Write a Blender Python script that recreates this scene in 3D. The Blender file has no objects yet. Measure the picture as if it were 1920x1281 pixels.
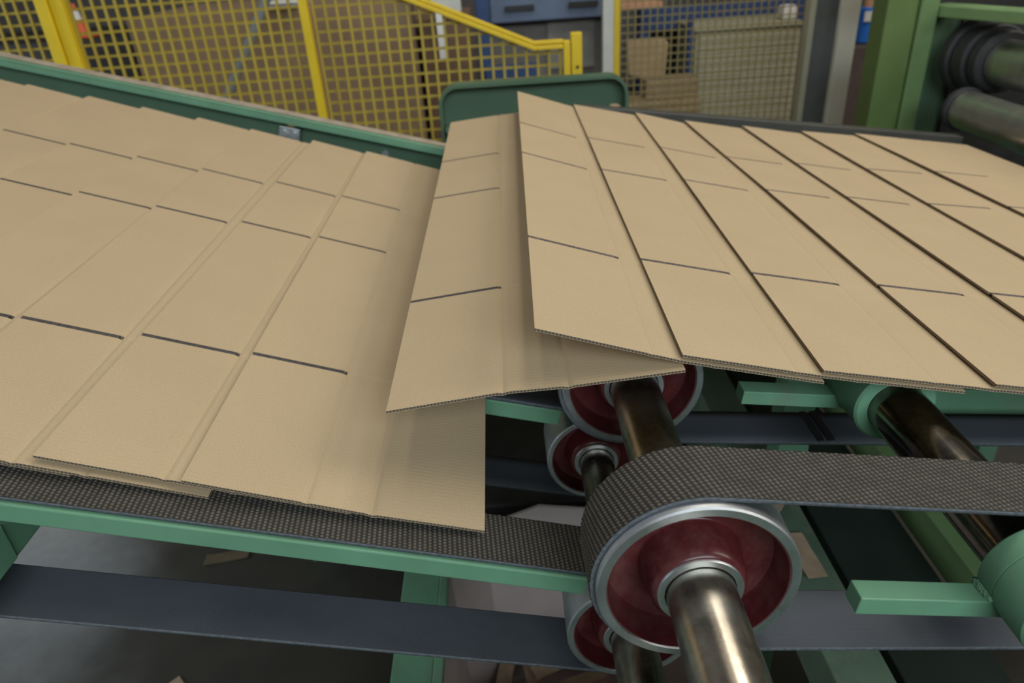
import bpy, math, random
import numpy as np
from mathutils import Matrix, Vector

random.seed(7)
rng = np.random.default_rng(7)
S = bpy.context.scene
COL = S.collection

# ------------------------------------------------------------------ camera
CAM_Z = 1.62
camd = bpy.data.cameras.new('camera')
cam = bpy.data.objects.new('camera', camd)
COL.objects.link(cam)
F_PX = 1360.0
camd.sensor_width = 36.0
camd.lens = 36.0 * F_PX / 1920.0
camd.clip_start = 0.02
camd.clip_end = 100
_up = np.array([-166.0, 2440.0, F_PX]); _up /= np.linalg.norm(_up)
_y = np.array([-45.0, 755.0, -F_PX]); _y -= _up * (_y @ _up); _y /= np.linalg.norm(_y)
_x = np.cross(_y, _up)
M = Matrix.Identity(4)
for i, row in enumerate((_x, _y, _up)):
    for j in range(3):
        M[i][j] = row[j]
M[2][3] = CAM_Z
cam.matrix_world = M
camd.dof.use_dof = True
camd.dof.focus_distance = 0.84
camd.dof.aperture_fstop = 5.0
S.camera = cam

# ------------------------------------------------------------------ world, lights, exposure
S.view_settings.view_transform = 'Standard'
S.view_settings.look = 'None'
S.view_settings.gamma = 1
S.view_settings.use_curve_mapping = False
S.view_settings.exposure = -0.06
W = bpy.data.worlds.new('hall_ambient'); S.world = W
W.use_nodes = True
bg = W.node_tree.nodes['Background']
bg.inputs[0].default_value = (0.95, 0.97, 1.0, 1)
bg.inputs[1].default_value = 0.05


def area(name, loc, size, power, color=(1, 1, 1), target=None):
    d = bpy.data.lights.new(name, 'AREA')
    d.shape = 'RECTANGLE'; d.size = size[0]; d.size_y = size[1]
    d.energy = power; d.color = color
    o = bpy.data.objects.new(name, d); COL.objects.link(o); o.location = loc
    if target is not None:
        o.rotation_euler = (Vector(target) - Vector(loc)).to_track_quat('-Z', 'Y').to_euler()
    return o


area('hall_tube_light', (-0.35, 0.9, 5.2), (0.25, 5.0), 18, (1.0, 0.92, 0.80))
area('hall_tube_light', (0.75, 0.9, 5.2), (0.25, 5.0), 18, (1.0, 0.92, 0.80))
area('hall_lamp', (1.05, 3.0, 5.2), (0.35, 1.0), 28, (1.0, 0.93, 0.82), (0, 1.2, 1.0))
area('hall_lamp', (2.05, 3.0, 5.2), (0.35, 1.0), 33, (1.0, 0.93, 0.82), (0, 1.2, 1.0))
area('roof_daylight', (-4.0, 2.5, 5.5), (3.0, 5.0), 22, (0.96, 0.98, 1.0), (0, 1.5, 1))
area('roof_daylight', (4.6, 0.6, 4.3), (2.0, 3.0), 120, (1.0, 0.94, 0.84), (0.0, 1.3, 1.0))
area('left_floor_fill', (-4.8, 1.4, 1.9), (1.6, 1.2), 50, (0.86, 0.95, 1.0), (-1.5, 1.75, 0))  # fill light added to brighten the floor patch at the left
area('window_daylight', (0.9, -3.4, 3.6), (4.0, 1.6), 200, (0.82, 0.93, 1.0), (0, 1.0, 0.8))


# ------------------------------------------------------------------ materials
def new_mat(name):
    m = bpy.data.materials.new(name); m.use_nodes = True
    nt = m.node_tree
    return m, nt, nt.nodes['Principled BSDF']


def N(nt, t, **k):
    n = nt.nodes.new(t)
    for a, v in k.items():
        setattr(n, a, v)
    return n


def math_node(nt, op, a, b=None, c=None, clamp=False):
    n = nt.nodes.new('ShaderNodeMath'); n.operation = op; n.use_clamp = clamp
    for i, v in enumerate((a, b, c)):
        if v is None: continue
        if isinstance(v, (int, float)): n.inputs[i].default_value = v
        else: nt.links.new(v, n.inputs[i])
    return n.outputs[0]


def mix_rgb(nt, fac, a, b, blend='MIX'):
    n = nt.nodes.new('ShaderNodeMix'); n.data_type = 'RGBA'; n.blend_type = blend
    for i, v in ((0, fac), (6, a), (7, b)):
        if isinstance(v, (int, float)): n.inputs[i].default_value = v
        elif isinstance(v, tuple): n.inputs[i].default_value = (*v, 1) if len(v) == 3 else v
        else: nt.links.new(v, n.inputs[i])
    return n.outputs[2]


def noise(nt, scale, detail=4, coord=None, rough=0.55, vec_scale=None):
    tc = nt.nodes.new('ShaderNodeTexCoord')
    src = tc.outputs['Object'] if coord is None else coord
    if vec_scale:
        mp = nt.nodes.new('ShaderNodeMapping'); mp.inputs['Scale'].default_value = vec_scale
        nt.links.new(src, mp.inputs[0]); src = mp.outputs[0]
    n = nt.nodes.new('ShaderNodeTexNoise')
    n.inputs['Scale'].default_value = scale; n.inputs['Detail'].default_value = detail
    n.inputs['Roughness'].default_value = rough
    nt.links.new(src, n.inputs['Vector'])
    return n.outputs['Fac']


def ramp(nt, fac, stops):
    n = nt.nodes.new('ShaderNodeValToRGB')
    el = n.color_ramp.elements
    while len(el) < len(stops): el.new(0.5)
    for e, (p, c) in zip(el, stops):
        e.position = p; e.color = (*c, 1)
    nt.links.new(fac, n.inputs[0])
    return n.outputs[0]


def bump(nt, bsdf, height, strength, dist=0.001):
    b = nt.nodes.new('ShaderNodeBump'); b.inputs['Strength'].default_value = strength
    b.inputs['Distance'].default_value = dist
    nt.links.new(height, b.inputs['Height']); nt.links.new(b.outputs[0], bsdf.inputs['Normal'])


def plain(name, color, rough=0.5, metal=0.0, var=0.12, scale=14, spec=0.5, dirt=None):
    m, nt, b = new_mat(name)
    f = noise(nt, scale, 5)
    dark = tuple(c * (1 - var) for c in color); light = tuple(min(1, c * (1 + var)) for c in color)
    col = ramp(nt, f, [(0.3, dark), (0.7, light)])
    if dirt:
        f2 = noise(nt, scale * 0.35, 8, rough=0.7)
        msk = ramp(nt, f2, [(0.52, (0, 0, 0)), (0.72, (1, 1, 1))])
        col = mix_rgb(nt, math_node(nt, 'MULTIPLY', msk, dirt[1]), col, dirt[0])
    nt.links.new(col, b.inputs['Base Color'])
    b.inputs['Roughness'].default_value = rough
    b.inputs['Metallic'].default_value = metal
    b.inputs['Specular IOR Level'].default_value = spec
    return m


PANELS = (0.28, 0.474, 0.266, 0.40)          # blank divided by the slots, front to rear
FLAP, BODY, TAIL = 0.137, 0.075, 0.133
BLANK_Y = sum(PANELS)
BLANK_X = FLAP + BODY + TAIL
T = 0.0036                                    # board thickness


def kraft_material(name, seed):
    m, nt, b = new_mat(name)
    uv = nt.nodes.new('ShaderNodeUVMap'); uv.uv_map = 'UVMap'
    sep = nt.nodes.new('ShaderNodeSeparateXYZ'); nt.links.new(uv.outputs[0], sep.inputs[0])
    u, v = sep.outputs[0], sep.outputs[1]
    off = nt.nodes.new('ShaderNodeMapping'); off.inputs['Location'].default_value = (seed * 3.1, seed * 1.7, seed)
    nt.links.new(uv.outputs[0], off.inputs[0])
    big = noise(nt, 5, 4, off.outputs[0])
    fine = noise(nt, 900, 3, off.outputs[0], vec_scale=(0.35, 1, 1))
    spk = noise(nt, 420, 2, off.outputs[0])
    col = ramp(nt, big, [(0.3, (0.458, 0.342, 0.204)), (0.7, (0.50, 0.376, 0.228))])
    col = mix_rgb(nt, 0.20, col, ramp(nt, fine, [(0.3, (0.37, 0.285, 0.175)), (0.7, (0.61, 0.50, 0.33))]))
    col = mix_rgb(nt, 0.12, col, ramp(nt, spk, [(0.35, (0.34, 0.25, 0.16)), (0.65, (0.58, 0.48, 0.32))]))
    # score lines: two along the sheet, three faint ones across it
    h = None
    for k in (FLAP, FLAP + BODY):
        d = math_node(nt, 'ABSOLUTE', math_node(nt, 'SUBTRACT', u, k))
        g = math_node(nt, 'SUBTRACT', 1.0, math_node(nt, 'DIVIDE', d, 0.0032), clamp=True)
        h = g if h is None else math_node(nt, 'ADD', h, g)
    acc, lines = 0.0, None
    for p in PANELS[:3]:
        acc += p
        for dd, w in ((-0.0012, 0.0010), (0.0016, 0.0009)):
            d = math_node(nt, 'ABSOLUTE', math_node(nt, 'SUBTRACT', v, acc + dd))
            g = math_node(nt, 'SUBTRACT', 1.0, math_node(nt, 'DIVIDE', d, w), clamp=True)
            lines = g if lines is None else math_node(nt, 'ADD', lines, g)
    body = math_node(nt, 'GREATER_THAN', u, FLAP)
    lines = math_node(nt, 'MULTIPLY', lines, body)
    col = mix_rgb(nt, math_node(nt, 'MULTIPLY', lines, 0.22), col, (0.64, 0.54, 0.38))
    nt.links.new(col, b.inputs['Base Color'])
    b.inputs['Roughness'].default_value = 0.82
    b.inputs['Specular IOR Level'].default_value = 0.2
    flute = math_node(nt, 'MULTIPLY', math_node(nt, 'SINE', math_node(nt, 'MULTIPLY', v, 2 * math.pi / 0.0064)), 0.07)
    hh = math_node(nt, 'ADD', math_node(nt, 'MULTIPLY', fine, 0.28), flute)
    hh = math_node(nt, 'SUBTRACT', hh, math_node(nt, 'MULTIPLY', h, 0.75))
    hh = math_node(nt, 'ADD', hh, math_node(nt, 'MULTIPLY', lines, 0.25))
    bump(nt, b, hh, 0.6, 0.0009)
    return m


def flute_edge_material():
    m, nt, b = new_mat('corrugated_edge')
    tc = nt.nodes.new('ShaderNodeTexCoord')
    sep = nt.nodes.new('ShaderNodeSeparateXYZ'); nt.links.new(tc.outputs['Object'], sep.inputs[0])
    s = math_node(nt, 'ADD', sep.outputs[0], sep.outputs[1])
    w = math_node(nt, 'SINE', math_node(nt, 'MULTIPLY', s, 2 * math.pi / 0.0040))
    w = math_node(nt, 'ADD', math_node(nt, 'MULTIPLY', w, 0.5), 0.5)
    col = ramp(nt, w, [(0.2, (0.07, 0.054, 0.042)), (0.8, (0.22, 0.165, 0.11))])
    nt.links.new(col, b.inputs['Base Color']); b.inputs['Roughness'].default_value = 0.95
    return m


MAT = {}
MAT['kraft'] = [kraft_material('kraft_board', i) for i in range(4)]
MAT['edge'] = flute_edge_material()
MAT['slot'] = plain('crushed_slot_board', (0.062, 0.056, 0.054), 0.9, var=0.45, scale=160)
MAT['slot_rough'] = plain('ragged_slot_board', (0.105, 0.085, 0.080), 0.95, var=0.8, scale=260)
MAT['scrap'] = plain('scrap_board', (0.42, 0.30, 0.20), 0.9, var=0.15, scale=30)
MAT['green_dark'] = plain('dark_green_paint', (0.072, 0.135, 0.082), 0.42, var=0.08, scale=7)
MAT['green'] = plain('green_paint', (0.145, 0.31, 0.19), 0.42, var=0.10, scale=12, dirt=((0.19, 0.20, 0.14), 0.6))
MAT['green_dusty'] = plain('dusty_green_paint', (0.105, 0.165, 0.112), 0.6, var=0.15, scale=16, dirt=((0.33, 0.27, 0.2), 0.8))
MAT['olive'] = plain('olive_green_paint', (0.105, 0.165, 0.045), 0.45, var=0.12, scale=5)
MAT['olive_light'] = plain('light_green_paint', (0.165, 0.27, 0.115), 0.5, var=0.1, scale=5)
MAT['dust'] = plain('paper_dust', (0.36, 0.30, 0.23), 0.95, var=0.2, scale=30)
MAT['red'] = plain('oxide_red_enamel', (0.088, 0.016, 0.017), 0.28, var=0.18, scale=40, dirt=((0.17, 0.075, 0.065), 0.55))
MAT['yellow'] = plain('yellow_paint', (0.74, 0.52, 0.018), 0.45, var=0.08, scale=6)
MAT['wire'] = plain('yellow_wire', (0.47, 0.345, 0.045), 0.5, var=0.1, scale=4)
MAT['wire_dull'] = plain('dull_yellow_wire', (0.30, 0.24, 0.09), 0.5, var=0.1, scale=4)
def floor_material():
    m, nt, b = new_mat('concrete_floor')
    tc = nt.nodes.new('ShaderNodeTexCoord')
    f = noise(nt, 3, 7); f2 = noise(nt, 1.4, 5); f3 = noise(nt, 40, 3)
    base_tone = ramp(nt, f, [(0.3, (0.24, 0.25, 0.26)), (0.7, (0.33, 0.34, 0.35))])
    base_tone = mix_rgb(nt, 0.15, base_tone, ramp(nt, f3, [(0.3, (0.15, 0.15, 0.15)), (0.7, (0.4, 0.4, 0.4))]))
    shade_tone = ramp(nt, f, [(0.3, (0.030, 0.028, 0.022)), (0.7, (0.062, 0.056, 0.044))])
    sep = nt.nodes.new('ShaderNodeSeparateXYZ'); nt.links.new(tc.outputs['Object'], sep.inputs[0])
    # conveyor shadow painted into the floor colour, with a ragged edge
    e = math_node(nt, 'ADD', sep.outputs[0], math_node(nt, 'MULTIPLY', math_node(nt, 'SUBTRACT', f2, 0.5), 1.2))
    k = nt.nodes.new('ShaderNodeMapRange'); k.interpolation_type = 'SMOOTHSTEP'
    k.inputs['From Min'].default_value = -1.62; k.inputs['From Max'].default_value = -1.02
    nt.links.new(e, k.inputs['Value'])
    nt.links.new(mix_rgb(nt, k.outputs[0], base_tone, shade_tone), b.inputs['Base Color'])
    b.inputs['Roughness'].default_value = 0.6
    return m


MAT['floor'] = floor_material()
MAT['wall'] = plain('dark_hall_wall', (0.16, 0.15, 0.14), 0.9)
MAT['bin'] = plain('pale_fibre_bin', (0.56, 0.47, 0.44), 0.85, var=0.08, scale=8)
MAT['grey'] = plain('light_grey_paint', (0.60, 0.61, 0.55), 0.5, var=0.05)
MAT['beige'] = plain('beige_grey_paint', (0.44, 0.43, 0.31), 0.55, var=0.05)
MAT['mid_grey'] = plain('slate_grey_paint', (0.13, 0.14, 0.135), 0.5, var=0.1)
MAT['dark'] = plain('dark_machine', (0.022, 0.021, 0.020), 0.5, var=0.3)
MAT['rubber'] = plain('black_rubber', (0.03, 0.03, 0.032), 0.55, var=0.25)
MAT['blue'] = plain('blue_paint', (0.035, 0.075, 0.20), 0.5, var=0.1)
MAT['blue_grey'] = plain('blue_grey_paint', (0.13, 0.175, 0.27), 0.5, var=0.1)
MAT['bright_blue'] = plain('bright_blue_plastic', (0.03, 0.19, 0.72), 0.4, var=0.05)
MAT['white'] = plain('white_plastic', (0.80, 0.80, 0.78), 0.5, var=0.03)
MAT['orange'] = plain('orange_plastic', (0.75, 0.13, 0.04), 0.5, var=0.05)
MAT['tan'] = plain('tan_board', (0.50, 0.36, 0.21), 0.85, var=0.1)
MAT['brown'] = plain('brown_board_stack', (0.30, 0.205, 0.125), 0.9, var=0.12, scale=3)
MAT['orange_tan'] = plain('salmon_edge', (0.62, 0.33, 0.19), 0.7, var=0.08)


def steel(name, lo, hi, rough, scratch, worn=0.0, stain=(0.12, 0.10, 0.075)):
    m, nt, b = new_mat(name)
    f = noise(nt, 22, 6, rough=0.7)
    f2 = noise(nt, 90, 4, vec_scale=(1, 0.15, 1))
    c = ramp(nt, f, [(0.3, lo), (0.7, hi)])
    if worn:
        f3 = noise(nt, 9, 8, rough=0.72)
        msk = ramp(nt, f3, [(0.46, (0, 0, 0)), (0.62, (1, 1, 1))])
        c = mix_rgb(nt, math_node(nt, 'MULTIPLY', msk, worn), c, stain)
    nt.links.new(c, b.inputs['Base Color'])
    b.inputs['Metallic'].default_value = 1.0
    r = math_node(nt, 'ADD', math_node(nt, 'MULTIPLY', f, scratch), rough)
    nt.links.new(r, b.inputs['Roughness'])
    bump(nt, b, f2, 0.12, 0.0004)
    return m


MAT['shaft'] = steel('oily_shaft_steel', (0.36, 0.33, 0.28), (0.54, 0.50, 0.42), 0.17, 0.26, 0.6, (0.22, 0.19, 0.145))
MAT['dark_shaft'] = steel('dark_polished_steel', (0.22, 0.20, 0.17), (0.42, 0.38, 0.31), 0.08, 0.18, 0.65, (0.08, 0.065, 0.05))
MAT['rim'] = steel('machined_rim_steel', (0.62, 0.65, 0.68), (0.80, 0.83, 0.86), 0.36, 0.15, 0.25, (0.30, 0.28, 0.24))
MAT['bright_steel'] = steel('bright_roll_steel', (0.52, 0.52, 0.48), (0.66, 0.66, 0.62), 0.26, 0.15)
MAT['zinc'] = steel('zinc_plated', (0.4, 0.42, 0.42), (0.6, 0.62, 0.62), 0.4, 0.1)


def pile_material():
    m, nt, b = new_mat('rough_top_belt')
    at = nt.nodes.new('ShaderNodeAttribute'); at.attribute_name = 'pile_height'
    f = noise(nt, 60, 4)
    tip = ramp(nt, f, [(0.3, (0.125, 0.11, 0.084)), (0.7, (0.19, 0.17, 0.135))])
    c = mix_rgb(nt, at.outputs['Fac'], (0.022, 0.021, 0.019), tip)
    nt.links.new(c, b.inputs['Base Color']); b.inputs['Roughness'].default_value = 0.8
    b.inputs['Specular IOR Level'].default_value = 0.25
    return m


def fabric_belt_material(name, a, bcol, rough=0.6):
    m, nt, b = new_mat(name)
    uv = nt.nodes.new('ShaderNodeUVMap'); uv.uv_map = 'UVMap'
    sep = nt.nodes.new('ShaderNodeSeparateXYZ'); nt.links.new(uv.outputs[0], sep.inputs[0])
    k = 2 * math.pi / 0.0024
    s1 = math_node(nt, 'SINE', math_node(nt, 'MULTIPLY', math_node(nt, 'ADD', sep.outputs[0], sep.outputs[1]), k))
    s2 = math_node(nt, 'SINE', math_node(nt, 'MULTIPLY', math_node(nt, 'SUBTRACT', sep.outputs[0], sep.outputs[1]), k))
    w = math_node(nt, 'ADD', math_node(nt, 'MULTIPLY', math_node(nt, 'MULTIPLY', s1, s2), 0.5), 0.5)
    f = noise(nt, 16, 6, vec_scale=(0.4, 1, 1))
    c = ramp(nt, f, [(0.3, a), (0.75, bcol)])
    c = mix_rgb(nt, 0.45, c, ramp(nt, w, [(0.2, tuple(x * 0.45 for x in a)), (0.85, tuple(x * 1.5 for x in bcol))]))
    nt.links.new(c, b.inputs['Base Color']); b.inputs['Roughness'].default_value = rough
    bump(nt, b, w, 0.4, 0.0004)
    return m


MAT['pile'] = pile_material()
MAT['belt'] = fabric_belt_material('belt_fabric', (0.050, 0.056, 0.066), (0.085, 0.095, 0.112))
MAT['belt_dark'] = plain('smooth_black_belt', (0.032, 0.034, 0.038), 0.42, var=0.3, scale=8)
MAT['belt_edge'] = plain('frayed_belt_edge', (0.10, 0.112, 0.125), 0.85, var=0.3, scale=200)


# ------------------------------------------------------------------ builders
class MB:
    """collects faces of one mesh"""
    def __init__(s): s.v, s.f, s.mi, s.uv = [], [], [], {}

    def add(s, verts, faces, mi=0):
        o = len(s.v); s.v += [tuple(map(float, p)) for p in verts]
        s.f += [tuple(i + o for i in f) for f in faces]; s.mi += [mi] * len(faces)
        return o

    def box(s, lo, hi, mi=0, basis=None, origin=(0, 0, 0)):
        (a, b, c), (d, e, f) = lo, hi
        P = [(a, b, c), (d, b, c), (d, e, c), (a, e, c), (a, b, f), (d, b, f), (d, e, f), (a, e, f)]
        if basis is not None:
            P = [tuple(Vector(origin) + basis[0] * p[0] + basis[1] * p[1] + basis[2] * p[2]) for p in P]
        s.add(P, [(0, 3, 2, 1), (4, 5, 6, 7), (0, 1, 5, 4), (1, 2, 6, 5), (2, 3, 7, 6), (3, 0, 4, 7)], mi)

    def bar(s, p, q, w, h, up=(0, 0, 1), mi=0):
        """rectangular bar from p to q: w across, h in the up direction (centred)"""
        p, q = Vector(p), Vector(q); d = q - p; L = d.length; d.normalize()
        side = d.cross(Vector(up)).normalized(); u = side.cross(d).normalized()
        s.box((0, -w / 2, -h / 2), (L, w / 2, h / 2), mi, (d, side, u), p)

    def lathe(s, prof, axis_o, n=64, mi=0, mis=None, closed=False):
        """prof: list of (y, r); turned about the y direction through axis_o"""
        ox, oy, oz = axis_o
        V = []
        for (y, r) in prof:
            for k in range(n):
                a = 2 * math.pi * k / n
                V.append((ox + r * math.cos(a), oy + y, oz + r * math.sin(a)))
        Fs = []; m = []
        rng_ = range(len(prof) if closed else len(prof) - 1)
        for i in rng_:
            j = (i + 1) % len(prof)
            for k in range(n):
                k2 = (k + 1) % n
                Fs.append((i * n + k, i * n + k2, j * n + k2, j * n + k)); m.append(mis[i] if mis else mi)
        o = s.add(V, Fs, mi); s.mi[-len(Fs):] = m
        return o

    def tube(s, p, q, r, n=20, mi=0, r2=None):
        p, q = Vector(p), Vector(q); d = (q - p).normalized()
        a = d.cross(Vector((0.3, 0.2, 0.9))).normalized(); b = d.cross(a); r2 = r if r2 is None else r2
        V = [p + (a * math.cos(t) + b * math.sin(t)) * r for t in [2 * math.pi * k / n for k in range(n)]]
        V += [q + (a * math.cos(t) + b * math.sin(t)) * r2 for t in [2 * math.pi * k / n for k in range(n)]]
        Fs = [(k, (k + 1) % n, n + (k + 1) % n, n + k) for k in range(n)]
        Fs += [tuple(reversed(range(n))), tuple(range(n, 2 * n))]
        s.add(V, Fs, mi)

    def prism(s, outline, y0, y1, mi=0):
        """outline in x,z extruded along y"""
        n = len(outline)
        V = [(x, y0, z) for x, z in outline] + [(x, y1, z) for x, z in outline]
        s.add(V, [tuple(range(n)), tuple(reversed(range(n, 2 * n)))] +
              [((k + 1) % n, k, n + k, n + (k + 1) % n) for k in range(n)], mi)

    def build(s, name, mats, parent=None, smooth=False, bevel=0.0, uv=None):
        me = bpy.data.meshes.new(name)
        me.from_pydata(s.v, [], s.f)
        if not isinstance(mats, (list, tuple)): mats = [mats]
        for m in mats: me.materials.append(m)
        me.polygons.foreach_set('material_index', s.mi)
        if smooth: me.polygons.foreach_set('use_smooth', [True] * len(s.f))
        if uv is not None:
            lay = me.uv_layers.new(name='UVMap')
            li = np.zeros(len(me.loops), dtype=np.int32); me.loops.foreach_get('vertex_index', li)
            lay.data.foreach_set('uv', np.asarray(uv, dtype=np.float32)[li].ravel())
        me.update()
        o = bpy.data.objects.new(name, me); COL.objects.link(o)
        if parent is not None:
            o.parent = parent
            o.matrix_parent_inverse = parent.matrix_basis.inverted()
        if bevel:
            b = o.modifiers.new('edge_round', 'BEVEL'); b.width = bevel; b.segments = 2; b.limit_method = 'ANGLE'
            b.angle_limit = math.radians(40)
        if smooth:
            try: me.set_sharp_from_angle(angle=math.radians(38))
            except Exception: pass
        return o


def tag(o, label, cat, group=None, kind=None):
    o['label'] = label; o['category'] = cat
    if group: o['group'] = group
    if kind: o['kind'] = kind
    return o


def thing(name, label, cat, loc=(0, 0, 0), group=None):
    o = bpy.data.objects.new(name, None); o.empty_display_size = 0.05; COL.objects.link(o); o.location = loc
    return tag(o, label, cat, group)


def structure(o):
    o['kind'] = 'structure'; return o


# ------------------------------------------------------------------ setting
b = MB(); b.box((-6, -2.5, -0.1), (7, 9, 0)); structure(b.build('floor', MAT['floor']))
b = MB(); b.box((-6, 8.9, 0), (7, 9.0, 4.5)); structure(b.build('wall_back', MAT['wall']))

# ------------------------------------------------------------------ belts
TH_U = math.radians(8.46)      # upper conveyor falls to the right
TH_L = math.radians(15.2)      # lower conveyor climbs to the left
PU = (0.162, 1.062, 0.100)     # upper head pulley: x, z, radius
PL = (0.120, 0.866, 0.080)     # lower tail pulley


def belt_path(c, r, a_top, a_bot, x_end, step, side):
    """centre c, radius r, wrap angles; side -1: belt leaves to the right, +1: to the left. returns list of (x,z,nx,nz)"""
    pts = []
    tx, tz = c[0] + r * math.cos(a_top), c[1] + r * math.sin(a_top)
    d = (math.sin(a_top), -math.cos(a_top))          # heading along the top run
    if side > 0: d = (-d[0], -d[1])
    L = abs((x_end - tx) / d[0]); n = max(2, int(L / step))
    for i in range(n):
        k = L * (1 - i / n)
        pts.append((tx + d[0] * k, tz + d[1] * k, math.cos(a_top), math.sin(a_top)))
    da = a_bot - a_top; n = max(12, int(abs(da) * r / step))
    for i in range(n + 1):
        a = a_top + da * i / n
        pts.append((c[0] + r * math.cos(a), c[1] + r * math.sin(a), math.cos(a), math.sin(a)))
    bx, bz = pts[-1][0], pts[-1][1]
    d = (-math.sin(a_bot), math.cos(a_bot))
    if side > 0: d = (-d[0], -d[1])
    L = abs((x_end - bx) / d[0]); n = max(2, int(L / max(step, 0.02)))
    for i in range(1, n + 1):
        k = L * i / n
        pts.append((bx + d[0] * k, bz + d[1] * k, math.cos(a_bot), math.sin(a_bot)))
    return pts


def make_belt(name, path, y0, y1, thick, label, pile=False, slant=0.1, inner=None, outer=None):
    ny = int((y1 - y0) / 0.0011) if pile else 4
    ys = np.linspace(y0, y1, ny + 1)
    P = np.array(path); n = len(P)
    seg = np.r_[0, np.cumsum(np.hypot(np.diff(P[:, 0]), np.diff(P[:, 1])))]
    pu, pv = 0.0058, 0.0046
    U, Vv = np.meshgrid(seg, ys - y0, indexing='ij')
    if pile:
        row = np.floor(U / pu)
        ph = U / pu + slant * Vv / pv
        row = np.floor(ph)
        a = 0.5 - 0.5 * np.cos(2 * np.pi * ph)
        bb = 0.5 + 0.5 * np.cos(2 * np.pi * (Vv / pv + 0.37 * row))
        Hn = (a ** 1.1) * (0.12 + 0.88 * bb)
        edge = np.minimum(Vv, (y1 - y0) - Vv); Hn *= np.clip(edge / 0.0015, 0, 1)
        wob = 0.85 + 0.3 * rng.random(Hn.shape); Hn = np.clip(Hn * wob, 0, 1)
    else:
        Hn = np.zeros_like(U)
    H = Hn * 0.0016 + thick
    vo = np.stack([P[:, 0:1] + P[:, 2:3] * H, np.broadcast_to(ys, U.shape), P[:, 1:2] + P[:, 3:4] * H], -1)
    vi = np.stack([np.broadcast_to(P[:, 0:1], U.shape), np.broadcast_to(ys, U.shape), np.broadcast_to(P[:, 1:2], U.shape)], -1)
    m = ny + 1
    idx = np.arange(n * m).reshape(n, m)
    fo = np.stack([idx[:-1, :-1], idx[1:, :-1], idx[1:, 1:], idx[:-1, 1:]], -1).reshape(-1, 4)
    fi = fo[:, ::-1] + n * m
    e0 = np.stack([idx[:-1, 0], idx[:-1, 0] + n * m, idx[1:, 0] + n * m, idx[1:, 0]], -1)
    e1 = np.stack([idx[1:, -1], idx[1:, -1] + n * m, idx[:-1, -1] + n * m, idx[:-1, -1]], -1)
    c0 = np.stack([idx[0, 1:], idx[0, 1:] + n * m, idx[0, :-1] + n * m, idx[0, :-1]], -1)
    c1 = np.stack([idx[-1, :-1], idx[-1, :-1] + n * m, idx[-1, 1:] + n * m, idx[-1, 1:]], -1)
    faces = np.concatenate([fo, fi, e0, e1, c0, c1])
    verts = np.concatenate([vo.reshape(-1, 3), vi.reshape(-1, 3)])
    me = bpy.data.meshes.new(name)
    me.vertices.add(len(verts)); me.vertices.foreach_set('co', verts.ravel())
    me.loops.add(faces.size); me.loops.foreach_set('vertex_index', faces.ravel().astype(np.int32))
    me.polygons.add(len(faces)); me.polygons.foreach_set('loop_start', np.arange(0, faces.size, 4, dtype=np.int32))
    me.polygons.foreach_set('loop_total', np.full(len(faces), 4, dtype=np.int32))
    mi = np.r_[np.zeros(len(fo)), np.ones(len(fi)), np.full(len(e0) + len(e1) + len(c0) + len(c1), 2)].astype(np.int32)
    me.materials.append(outer or (MAT['pile'] if pile else MAT['belt_dark'])); me.materials.append(inner or MAT['belt']); me.materials.append(MAT['belt_edge'])
    me.polygons.foreach_set('material_index', mi)
    lay = me.uv_layers.new(name='UVMap')
    uvv = np.concatenate([np.stack([U, Vv], -1).reshape(-1, 2)] * 2).astype(np.float32)
    lay.data.foreach_set('uv', uvv[faces.ravel()].ravel())
    if pile:
        at = me.attributes.new('pile_height', 'FLOAT', 'POINT')
        at.data.foreach_set('value', np.r_[Hn.ravel(), np.zeros(Hn.size)].astype(np.float32))
    me.update(); me.validate()
    me.polygons.foreach_set('use_smooth', [True] * len(faces))
    o = bpy.data.objects.new(name, me); COL.objects.link(o)
    return tag(o, label, 'belt')


up_path = lambda st: belt_path(PU, PU[2], math.radians(90 - 8.46), math.radians(270 - 5.2), 1.9, st, -1)
lo_path = lambda st: belt_path(PL, PL[2], math.radians(90 - 15.2), math.radians(-90 - 13.4), -1.75, st, 1)
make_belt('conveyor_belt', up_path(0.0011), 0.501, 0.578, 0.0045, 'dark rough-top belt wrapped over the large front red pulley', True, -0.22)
bl = make_belt('conveyor_belt', up_path(0.012), 0.860, 0.938, 0.0055, 'smooth black belt behind the green-collared roller, passing round the rear upper red pulley')
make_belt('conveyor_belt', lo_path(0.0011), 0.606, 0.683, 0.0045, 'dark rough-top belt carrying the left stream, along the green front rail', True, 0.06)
make_belt('conveyor_belt', lo_path(0.012), 0.946, 1.022, 0.0055, 'black belt round the rear lower red pulley, deep under the falling sheet')
# splice on the return run of the rear upper belt
b = MB()
sx = 0.455; sz = PU[1] - PU[2] / math.cos(math.radians(5.2)) - (sx - PU[0]) * math.tan(math.radians(5.2)) + 0.002
for k in range(2):
    b.box((sx - 0.013 + k * 0.016, 0.861, sz - 0.001), (sx - 0.003 + k * 0.016, 0.937, sz + 0.0012))
b.build('splice', MAT['rubber'], bl)


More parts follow.
